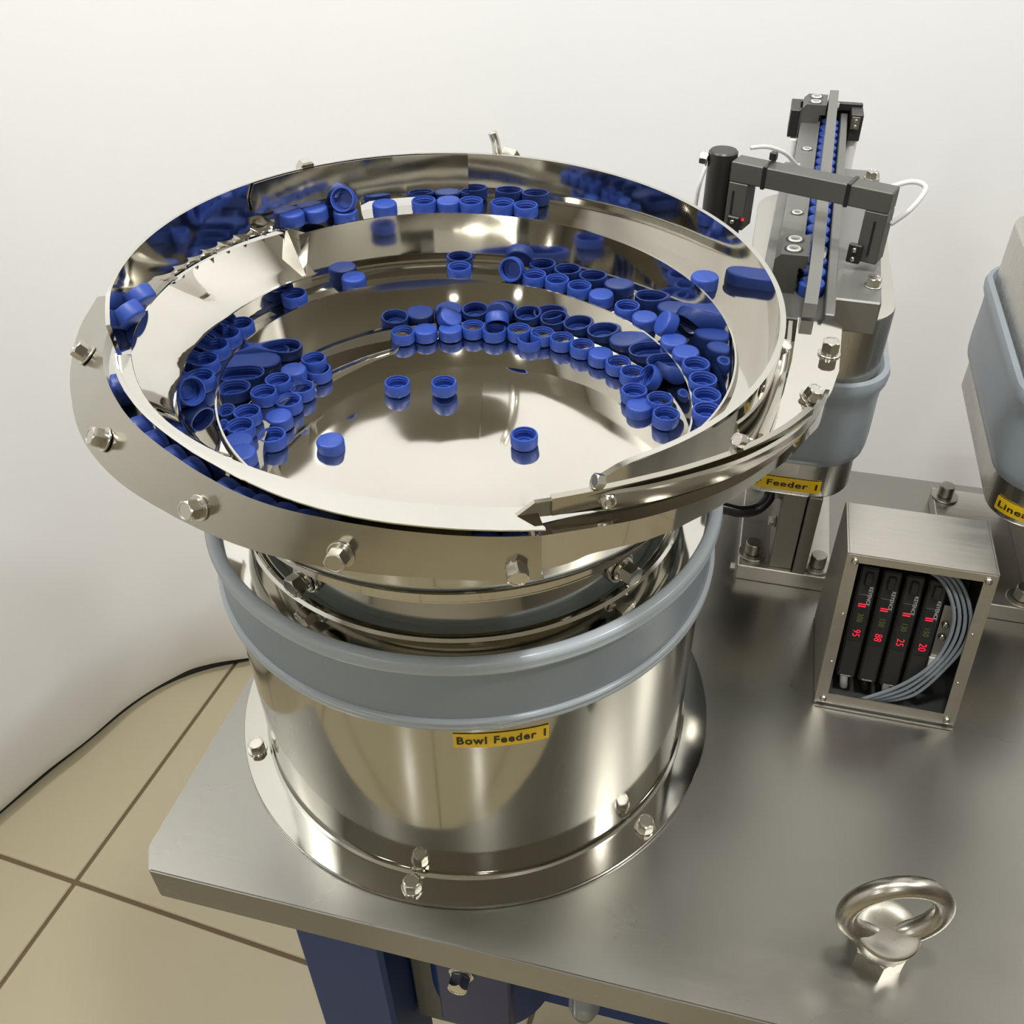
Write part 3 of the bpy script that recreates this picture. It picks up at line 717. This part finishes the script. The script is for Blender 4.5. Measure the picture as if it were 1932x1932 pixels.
# ================================================================== linear feeders
def rrect(u0, u1, v0, v1, r, n=10):
    P = []
    for cx, cy, a in ((u1-r, v0+r, -90), (u1-r, v1-r, 0), (u0+r, v1-r, 90), (u0+r, v0+r, 180)):
        for k in range(n+1):
            t = math.radians(a+90*k/n); P.append((cx+r*math.cos(t), cy+r*math.sin(t)))
    return P
def offset_poly(u0, u1, v0, v1, r, d): return rrect(u0-d, u1+d, v0-d, v1+d, r+d)
SK = .0365
def linear_feeder(du, dv, label, second=False):
    t = thing('linear_feeder', label, 'feeder', (.25+du, .30+dv, 0))
    o3 = Vector((du, dv, 0))
    def V(vs): return [Vector(v)+o3 for v in vs]
    B = (.176, .300, .200, .470); r = .040
    def shell(name, prof, m, top=False):
        rows = [[Vector((x, y, z)) for x, y in offset_poly(*B, r, d)] for d, z in prof]
        vs, fs = [], []; n = len(rows[0])
        for rw in rows: vs += rw
        for i in range(len(rows)-1):
            for k in range(n): fs.append([i*n+k, i*n+(k+1) % n, (i+1)*n+(k+1) % n, (i+1)*n+k])
        if top: fs.append([(len(rows)-1)*n+k for k in range(n)])
        return sharp(obj(name, V(vs), fs, m, t, True), 40)
    shell('hopper_body', [(-.002, .19), (-.002, .285), (-.0022, .2885)], BRUV)
    shell('hopper_lid', [(-.0022, .2885), (-.0026, .2896), (-.0040, .2902), (-.030, .2902)], LID, True)
    shell('base_skirt', [(-.020, .110), (-.004, .110), (-.003, .112), (-.003, .190)], BRUV)
    shell('silicone_sleeve', [(-.001, .232), (.0015, .235), (.006, .234), (.0075, .229), (.0065, .222), (.0035, .215), (.0030, .205), (.0035, .170), (.0030, .158), (.0015, .150), (-.002, .146)], SIL)
    # post and base plate
    box_l = lambda n, lo, hi, m, b=.0008: box(n, tuple(Vector(lo)+o3), tuple(Vector(hi)+o3), m, t, b)
    bp = -.038 if second else 0; pl0 = .169 if second else .211
    box_l('base_plate', (pl0, .201, .0), (.299+bp, .375, .018), BRU)
    box_l('post', (.240, .206, .018), (.262, .36, .110), DKP)
    box_l('post_web', (.2625, .201, .018), (.2745, .36, .112), DKP, .0005)
    for x, y in ((.2235, .221), (.286, .2165), (.2235, .352), (.286, .352)) if not second else ((.235, .214), (.180, .360)):
        b = put('hex_bolt', mesh_of('boltcyl', lambda: lathe([(0, 0), (.72, 0), (.72, 1.1), (.66, 1.18), (0, 1.18)], 24), ZINC), t, Vector((x, y, .021))+o3, (0, 0, 1), .0105)
        w = bpy.data.objects.new('washer', mesh_of('bigwasher', lambda: lathe([(.4, 0), (1.25, 0), (1.3, .05), (1.3, .17), (1.25, .22), (.4, .22)], 40, closed=True), ZINC)); COL.objects.link(w); w.parent = b
        w.matrix_local = Matrix.Translation((0, 0, -.28))
    for z in (.060, .094):
        bolt(t, Vector((.2395, .225, z))+o3, (-1, -.1, 0), .0042, ZINC, spring=False, mk='z')
    bolt(t, Vector((.2095, .206, .010))+o3, (-1, 0, 0), .0035, ZINC, spring=False, mk='z')
    # mounting block under the track
    def sk(u, v): return u+SK*(v-.2)
    def skbox(name, u0, u1, v0, v1, z0, z1, m, bev=.0008):
        c = Vector(((sk(u0, (v0+v1)/2)+sk(u1, (v0+v1)/2))/2, (v0+v1)/2, (z0+z1)/2))
        vs, fs = boxdata((0, 0, 0), (u1-u0, v1-v0, z1-z0), Matrix.Rotation(-math.atan(SK), 3, 'Z'), bev, 1)
        return sharp(obj(name, V([v+c for v in vs]), fs, m, t), 30)
    skbox('mounting_block', .238, .2735, .137, .405, .314, .3395, ANOL, .0012)
    skbox('rail_bed', .1985, .240, .110, .545, .316, .3345, ANO)
    skbox('side_plate', .188, .1975, .150, .43, .290, .3330, ANOL)
    skbox('support_foot', .205, .262, .22, .40, .290, .315, ANO)
    skbox('left_rail', .1965, .2150, .186, .54, .3345, .3462, ANOL)
    skbox('left_rail_edge', .2125, .2150, .20, .54, .3462, .3475, ANOL, .0003)
    skbox('right_rail', .2345, .2415, .098, .548, .3300, .3462, ANOL)
    # sliding hold-down bar with a sloping near end
    cs = [(.118, .3545, .3655), (.55, .3545, .3655)]
    def bar():
        vs = []
        for v, zb, zt in [(.0915, .3460, .3560), (.121, .3560, .3665), (.553, .3560, .3665)]:
            for u in (.2203, .2289):
                for z in (zb, zt): vs.append(Vector((sk(u, v)-.0005, v, z)))
        fs = [[0, 2, 3, 1], [8, 9, 11, 10]]
        for k in (0, 4): fs += [[k, k+1, k+5, k+4], [k+2, k+6, k+7, k+3], [k+1, k+3, k+7, k+5], [k, k+4, k+6, k+2]]
        return vs, fs
    vs, fs = bar(); sharp(obj('hold_down_bar', V(vs), fs, ANOL, t), 20)
    # clamp blocks with socket screws
    for v0, v1, zt, zb_ in ((.148, .186, .3640, .3200), (.508, .545, .3640, .3345)):
        prof = [(.1955, zb_), (.1955, zt-.004), (.1995, zt), (.2185, zt), (.2185, .3545), (.2130, .3545), (.2130, zb_)]
        vs = [Vector((sk(u, v0), v0, z)) for u, z in prof]+[Vector((sk(u, v1), v1, z)) for u, z in prof]; n = len(prof)
        fs = [list(range(n)), list(range(n, 2*n))[::-1]]+[[i, n+i, n+(i+1) % n, (i+1) % n] for i in range(n)]
        o = obj('clamp_block', V(vs), fs, ANO, t)
        for vv in ((v0+v1)/2-.0085, (v0+v1)/2+.0085):
            p = Vector((sk(.2075, vv), vv, zt))+o3
            vs2, fs2 = lathe([(.0050, .0002), (.0068, .0002)], 28, p); obj('counterbore', vs2, fs2, BLK, o)
            socket(t, p-Vector((0, 0, .0040)), s=.0052, m=CHR)
        nut(t, Vector((sk(.2262, v0+.013), v0+.013, .3600))+o3, (1, -.05, 0), .0034, BOLT)
    for v in (.272, .355, .43):
        p = Vector((sk(.2065, v), v, .3462))+o3
        vs2, fs2 = lathe([(.0040, .0002), (.0054, .0002)], 28, p); obj('counterbore', vs2, fs2, BLK, t)
        socket(t, p-Vector((0, 0, .0033)), s=.0043, m=CHR)
    for u, v in ((.2675, .163), (.2660, .383)):
        bolt(t, Vector((sk(u, v), v, .3395))+o3, (0, 0, 1), .0046, BOLT, .2, spring=False)
    # label
    lz = .1225; h = .0135
    lp = rrect(B[0]+.003, B[1]-.003, B[2]+.003, B[3]-.003, r-.003, 10)
    # path along the front from left corner to right
    path = [Vector((x, y, 0)) for x, y in lp[-11:]]+[Vector((x, y, 0)) for x, y in lp[:11]]
    d = [0]
    for i in range(1, len(path)): d.append(d[-1]+(path[i]-path[i-1]).length)
    def on(s):
        i = max(j for j in range(len(d)) if d[j] <= s); i = min(i, len(d)-2); q = path[i].lerp(path[i+1], (s-d[i])/(d[i+1]-d[i]))
        tn = (path[i+1]-path[i]).normalized(); return q+Vector((tn.y, -tn.x, 0))*.0006
    s0 = d[-1]*.5-.0285 if not second else d[-1]*.5-.085
    L = .088
    s0 = (LAB2 if second else LAB1)
    rows = []
    for i in range(25):
        q = on(max(.0, min(d[-1]-1e-4, s0+L*i/24))); rows.append([Vector((q.x, q.y, lz-h/2))+o3, Vector((q.x, q.y, lz+h/2))+o3])
    lb = sheet('yellow_label', rows, YEL, t, .0003)
    def mp(x, y):
        s = max(0, min(d[-1]-1e-4, s0+L/2+x)); q = on(s); i = max(j for j in range(len(d)) if d[j] <= s); i = min(i, len(d)-2); tn = (path[i+1]-path[i]).normalized()
        return q+Vector((tn.y, -tn.x, 0))*.0004+Vector((0, 0, lz+y))+o3
    text('label_text', 'Linear Feeder 1' if not second else 'Linear Feeder 2', .0088, INK, lb, mp, 1, .0002, sp=1.1, fit=L*.93)
    return t
LAB1 = .024; LAB2 = .020
lf1 = linear_feeder(0, 0, 'linear feeder beside the bowl, carrying a line of blue caps on rounded steel body')
lf2 = linear_feeder(.237, 0, 'second linear feeder cut off by the right edge of the picture, yellow label starting Linear', True)
k = 0
for i in range(24):
    v = .152+.0197*i
    if v > .545: break
    cap(Vector((.2244+SK*(v-.2), v, .3345+CAPH/2)), D, 'closed-side-up blue cap, %s from near end in the linear feeder track' % ORD[i], 'caps in the linear feeder track')

# ---- sensor bridge over the track
sb = thing('sensor_bridge', 'dark grey bridge with two hanging legs over the linear feeder track on a round post', 'sensor bracket', (.1449, .2408, 0))
vs, fs = lathe([(0, .403), (.0100, .403), (.0112, .4018), (.0112, .0), (0, .0)], 40, (.1449, .2408, 0)); sharp(obj('round_post', vs, fs, BLKM, sb, True))
ba = math.atan2(.2011-.2433, .2724-.1561); RB_ = Matrix.Rotation(ba, 3, 'Z'); L0 = Vector((.1551, .2341, 0)); dirb = Vector((math.cos(ba), math.sin(ba), 0)); nb = Vector((-dirb.y, dirb.x, 0)); LB = .1225
def brbox(name, s0, s1, w0, w1, z0, z1, m, bev=.0008, par=sb):
    c = L0+dirb*((s0+s1)/2)+nb*((w0+w1)/2)+Vector((0, 0, (z0+z1)/2))
    vs, fs = boxdata(c, (s1-s0, abs(w1-w0), z1-z0), RB_, bev, 1); return sharp(obj(name, vs, fs, m, par), 30)
brbox('crossbar', .0, LB, -.0085, .0085, .3845, .400, ANO)
brbox('leg', .0, .0160, -.0085, .0085, .348, .3845, ANO); brbox('leg', LB-.0165, LB, -.0085, .0085, .346, .3845, ANO)
for s in (.004, LB-.0085):
    brbox('slot', s, s+.0016, -.0089, -.0084, .352, .378, BLK, 0)
for i, s in enumerate((.004, LB-.0215)):
    o = brbox('sensor_head', s, s+.010, -.0125, -.0085, .345, .3595, BLKM)
    c = L0+dirb*(s+.005)+nb*(-.0126)
    for z in (.3485, .3555): screw(sb, c+Vector((0, 0, z)), -nb, .0018, BRASS)
    vs, fs = lathe([(0, 0), (.0008, 0)], 10, c+Vector((0, 0, .346))-nb*.0002, -nb); 
for s in (.0255, .0895):
    o = brbox('cable_tie', s, s+.003, -.0094, .0094, .3836, .4009, BLK, .0003)
    c = L0+dirb*(s+.0015)+nb*.006
    if s < .05:
        vs, fs = boxdata(c+Vector((0, 0, .4045)), (.0055, .0045, .006), RB_, .0006, 1); obj('tie_head', vs, fs, BLK, o)
bolt(sb, (.1337, .2400, .3955), (-1, .05, .1), .0042, BOLT, spring=False); bolt(sb, (.1337, .2385, .3480), (-1, .05, .1), .0040, BOLT, spring=False)
vs, fs = lathe([(0, .3565), (.0009, .3565), (.0009, .3585)], 10, tuple(L0+dirb*.0155-nb*.0088)); LP = obj('sensor_lamp', vs, fs, LED, sb)
e = L0+dirb*LB
vs, fs = tube([e+nb*.008+Vector((-.012, 0, .396)), e+nb*.016+Vector((.004, .0, .401)), e+nb*.014+Vector((.016, 0, .398)), e+nb*.004+Vector((.012, .0, .386)), e+nb*.002+Vector((.001, 0, .374))], .0019, 10, 8)
tag(obj('sensor_cable', vs, fs, SENSW, None, True), 'white cable looping from the right end of the sensor bridge', 'cable')
q0 = Vector((.1337, .243, 0))
vs, fs = tube([q0+Vector((.002, .02, .392)), q0+Vector((-.004, .012, .375)), q0+Vector((-.006, .008, .355)), q0+Vector((-.004, .008, .335)), q0+Vector((-.002, .01, .28))], .0017, 10, 8)
tag(obj('sensor_cable', vs, fs, SENSW, None, True), 'white cable hanging behind the round post of the sensor bridge', 'cable')
vs, fs = tube([(.165, .250, .403), (.178, .262, .4005), (.192, .275, .392), (.203, .31, .372), (.207, .36, .355)], .0016, 10, 8)
tag(obj('sensor_cable', vs, fs, SENSW, None, True), 'thin white cable running behind the crossbar towards the far sensor', 'cable')
# ---- far fork sensor
fs_ = thing('fork_sensor', 'black two-headed sensor straddling the far end of the feeder track with white sleeves', 'sensor', (.235, .53, .30))
def fbox(n, lo, hi, m, b=.0008): return box(n, lo, hi, m, fs_, b)
fbox('rear_bar', (.1965, .5495, .3480), (.2675, .5555, .3555), BLKM)
fbox('left_head', (.1965, .515, .3290), (.2060, .549, .3560), BLKM); fbox('right_head', (.2560, .522, .3270), (.2680, .548, .3530), BLKM)
fbox('head_plate', (.2570, .5205, .3390), (.2650, .5215, .3510), BRASS, .0002)
for z in (.342, .3475): screw(fs_, (.261, .5205, z), (0, -1, 0), .0018, BRASS)
for x, y in ((.2045, .517), (.2625, .530)):
    vs, fs = lathe([(0, 0), (.0050, 0), (.0050, .0355), (.0042, .0365), (0, .0365)], 24, (x, y, .2915)); sharp(obj('white_sleeve', vs, fs, WHT, fs_, True))
fbox('hanger', (.2075, .5560, .300), (.262, .5610, .354), BLKM)

# ================================================================== sensor box
bx = thing('sensor_box', 'brushed steel electrical box with an open sloping front framed by screws, holding sensor amplifiers', 'electrical box', (.345, .10, 0))
UL, UR, VB = .2885, .4010, .165; HB = .143; VF0, VF1 = .058, .095
def ftq(u, w, d=0):                    # w 0..1 up the sloping front, d = depth behind it
    v = VF0+(VF1-VF0)*w; z = HB*w; n = Vector((0, -HB, VF1-VF0)).normalized()
    n = Vector((0, HB, -(VF1-VF0))).normalized()
    return Vector((u, v, z))+n*d
wt = .0016
def panel(name, pts, m, th=.0016, off=0):
    o = obj(name, pts, [list(range(len(pts)))], m, bx); md = o.modifiers.new('t', 'SOLIDIFY'); md.thickness = th; md.offset = off; return o
def boxshell():
    prof = [(VF0, 0.0012), (VF1, HB), (VB-.004, HB), (VB, HB-.004), (VB, .0012)]
    return prof
pr_ = boxshell()
panel('side_panel', [Vector((UL, v, z)) for v, z in pr_], BRU); panel('side_panel', [Vector((UR, v, z)) for v, z in pr_[::-1]], BRU)
o = obj('top_cover', [Vector((u, v, z)) for v, z in pr_[1:] for u in (UL+.0005, UR-.0005)], [[0, 1, 3, 2], [2, 3, 5, 4], [4, 5, 7, 6]], BRU, bx); md = o.modifiers.new('t', 'SOLIDIFY'); md.thickness = .0016
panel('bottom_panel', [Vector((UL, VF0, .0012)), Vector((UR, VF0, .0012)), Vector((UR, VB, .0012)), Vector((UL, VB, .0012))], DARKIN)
fw = .0092
def fr(name, a, b, c, d): return panel(name, [ftq(*a, .0008), ftq(*b, .0008), ftq(*c, .0008), ftq(*d, .0008)], BRU, .0014)
hw = .0105/HB
fr('frame_rail', (UL, .01), (UL+fw, .01), (UL+fw, 1-.01), (UL, 1-.01)); fr('frame_rail', (UR-fw, .01), (UR, .01), (UR, .99), (UR-fw, .99))
fr('frame_rail', (UL+fw, .01), (UR-fw, .01), (UR-fw, .01+hw), (UL+fw, .01+hw)); fr('frame_rail', (UL+fw, 1-.01-hw*.6), (UR-fw, 1-.01-hw*.6), (UR-fw, .99), (UL+fw, .99))
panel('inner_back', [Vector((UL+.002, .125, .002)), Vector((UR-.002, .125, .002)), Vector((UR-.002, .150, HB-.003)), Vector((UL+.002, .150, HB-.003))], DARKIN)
nf = Vector((0, -HB, VF1-VF0)).normalized()
for u, w in ((UL+.006, .045), (UR-.006, .045), (UL+.006, .955), (UR-.006, .955)): screw(bx, ftq(u, w, .0), nf, .0030)
for w in (.3, .62): screw(bx, ftq(UL+.006, w, .0), nf, .0012, ZINC); screw(bx, ftq(UR-.006, w, .0), nf, .0012, ZINC)
# lip round the opening outside
panel('bottom_lip', [ftq(UL, .0, -.004), ftq(UR, .0, -.004), ftq(UR, .0, .001), ftq(UL, .0, .001)], BRU, .0012)
# din rail bracket
panel('rail_bracket', [ftq(.3745, .35, .022), ftq(.3835, .35, .022), ftq(.3835, .70, .022), ftq(.3745, .70, .022)], WHT if False else BRU, .002)
panel('rail_clip', [ftq(.3735, .25, .019), ftq(.3850, .25, .019), ftq(.3850, .36, .019), ftq(.3735, .36, .019)], WHT, .003)
for w in (.50, .58): screw(bx, ftq(.379, w, .020), nf, .0030)
# amplifiers
bodyR = Matrix((Vector((1, 0, 0)), Vector((0, VF1-VF0, HB)).normalized(), nf)).transposed()
AMPC = [('95', '300', 'first'), ('88', '150', 'second'), ('25', '130', 'third'), ('20', '150', 'fourth')]
for i, (red, grn, o_) in enumerate(AMPC):
    u0 = .3020+.0178*i; w0 = .17; w1 = .90
    c = ftq(u0+.0078, (w0+w1)/2-.025*i*.3, .0155)
    am = thing('sensor_amplifier', 'slim black sensor amplifier with red digits %s, %s from left in the steel box' % (red, o_), 'amplifier', tuple(c), 'amplifiers in the steel box')
    def AB(name, s, dc, m, bev=.0008, par=None):
        vs, fs = boxdata((0, 0, 0), s, None, bev, 1); vs = [bodyR @ (v+Vector(dc)) + c for v in vs]; return sharp(obj(name, vs, fs, m, par or am), 30)
    LL = (w1-w0)*HB*1.03
    AB('amplifier_body', (.0148, LL, .020), (0, 0, -.004), BLKM, .0014); AB('display_window', (.0100, LL*.42, .0006), (0, .006, .0062), BLK, .0002)
    AB('lever', (.006, .012, .003), (0, LL/2-.010, .0072), BLK, .0008)
    def mp(dx, dy, sx=1):
        def f(x, y): return bodyR @ Vector((dx+y, dy-x, .00675)) + c      # text turned to read downwards
        return f
    text('brand_print', 'KEYENCE', .0042, GRT, am, mp(.0035, LL/2-.026), 1.0, .00005)
    AB('red_bar', (.0060, .0008, .0003), (-.0005, .0195, .0067), LED, 0); AB('red_bar', (.0060, .0008, .0003), (-.0005, .0175, .0067), LED, 0)
    text('set_value', grn, .0065, LEDG, am, mp(.0, .0065), .9, .0)
    text('red_value', red, .0085, LED, am, mp(.0, -.0085), .90, -.00008)
    text('model_print', 'FS-N18N', .0018, GRT, am, (lambda c, LL: lambda x, y: bodyR @ Vector((x, -LL/2+.002+y, .0064)) + c)(c, LL), 1.2, .00008)
    cc = bodyR @ Vector((0, -LL/2-.0, -.004)) + c
    vs, fs = tube([cc, cc+bodyR @ Vector((.001, -.008, .001)), cc+bodyR @ Vector((.003, -.018, -.004))], .0034, 12, 5); o = obj('cable_stub', vs, fs, WHT if i in (0, 2) else BLK, am, True)
# fibre tubes
for k_, (off, r) in enumerate([(0, .0016), (.0047, .0016), (.0094, .0016), (.0141, .0016)]):
    u = lambda x: x+off*.93
    pts = [ftq(.335+off*1.0, .955-.01*k_, .012+.002*k_), ftq(u(.362), .90, .008+.002*k_), ftq(u(.3775), .74, .006+.001*k_), ftq(u(.3805), .56, .005), ftq(u(.3725), .37, .004+.001*k_), ftq(.353+off*1.0, .20-.02*k_, .004+.0015*k_), ftq(.324+off*1.2, .055-.002*k_, .004+.0015*k_)]
    vs, fs = tube(pts, r, 10, 8); tag(obj('fibre_tube', vs, fs, TUBE, None, True), '%s of four clear grey fibre tubes curving through the steel box' % ['innermost', 'second from inside', 'third from inside', 'outermost'][k_], 'tube', 'fibre tubes in the steel box')

# black hose from under the first linear feeder to the bowl drive
vs, fs = tube([(.2300, .232, .098), (.2290, .228, .085), (.2200, .222, .0745), (.205, .2150, .0735), (.180, .2100, .078), (.150, .200, .070)], .0058, 14, 8)
tag(obj('black_hose', vs, fs, RUB, None, True), 'black rubber hose running from under the first linear feeder behind the bowl', 'hose')

# ================================================================== eyebolt
ey = thing('lifting_eyebolt', 'steel lifting eyebolt screwed into the front right of the table top', 'eyebolt', (.330, -.158, 0))
vs, fs = lathe([(0, .0325), (.0090, .0327), (.0150, .0332), (.0190, .0345), (.0210, .0345), (.0218, .0332), (.0212, .0305), (.0188, .0200), (.0163, .0130), (.0158, .008)], 48, (.330, -.158, .0035)); sharp(obj('collar', vs, fs, EYEM, ey, True), 50)
o = put('hex_nut', mesh_of('hexheade', hexhead, EYEM), ey, (.330, -.158, 0), (0, 0, 1), .0160, .62)
ta = math.radians(14)
def torus(R, r, c, ang, N=64, n=20):
    vs, fs = [], []
    dx = Vector((math.cos(ang), math.sin(ang), 0)); up = Vector((0, 0, 1)); nn = dx.cross(up)
    for i in range(N):
        a = 2*PI*i/N; d = dx*math.cos(a)+up*math.sin(a); rr = r*(1+.12*max(0, -math.sin(a)))
        for k in range(n):
            b = 2*PI*k/n; vs.append(Vector(c)+d*(R+rr*math.cos(b))+nn*(rr*math.sin(b)))
    for i in range(N):
        for k in range(n): fs.append([i*n+k, ((i+1) % N)*n+k, ((i+1) % N)*n+(k+1) % n, i*n+(k+1) % n])
    return vs, fs
vs, fs = torus(.0310, .0068, (.330, -.158, .0590), ta); obj('ring', vs, fs, EYEM, ey, True)
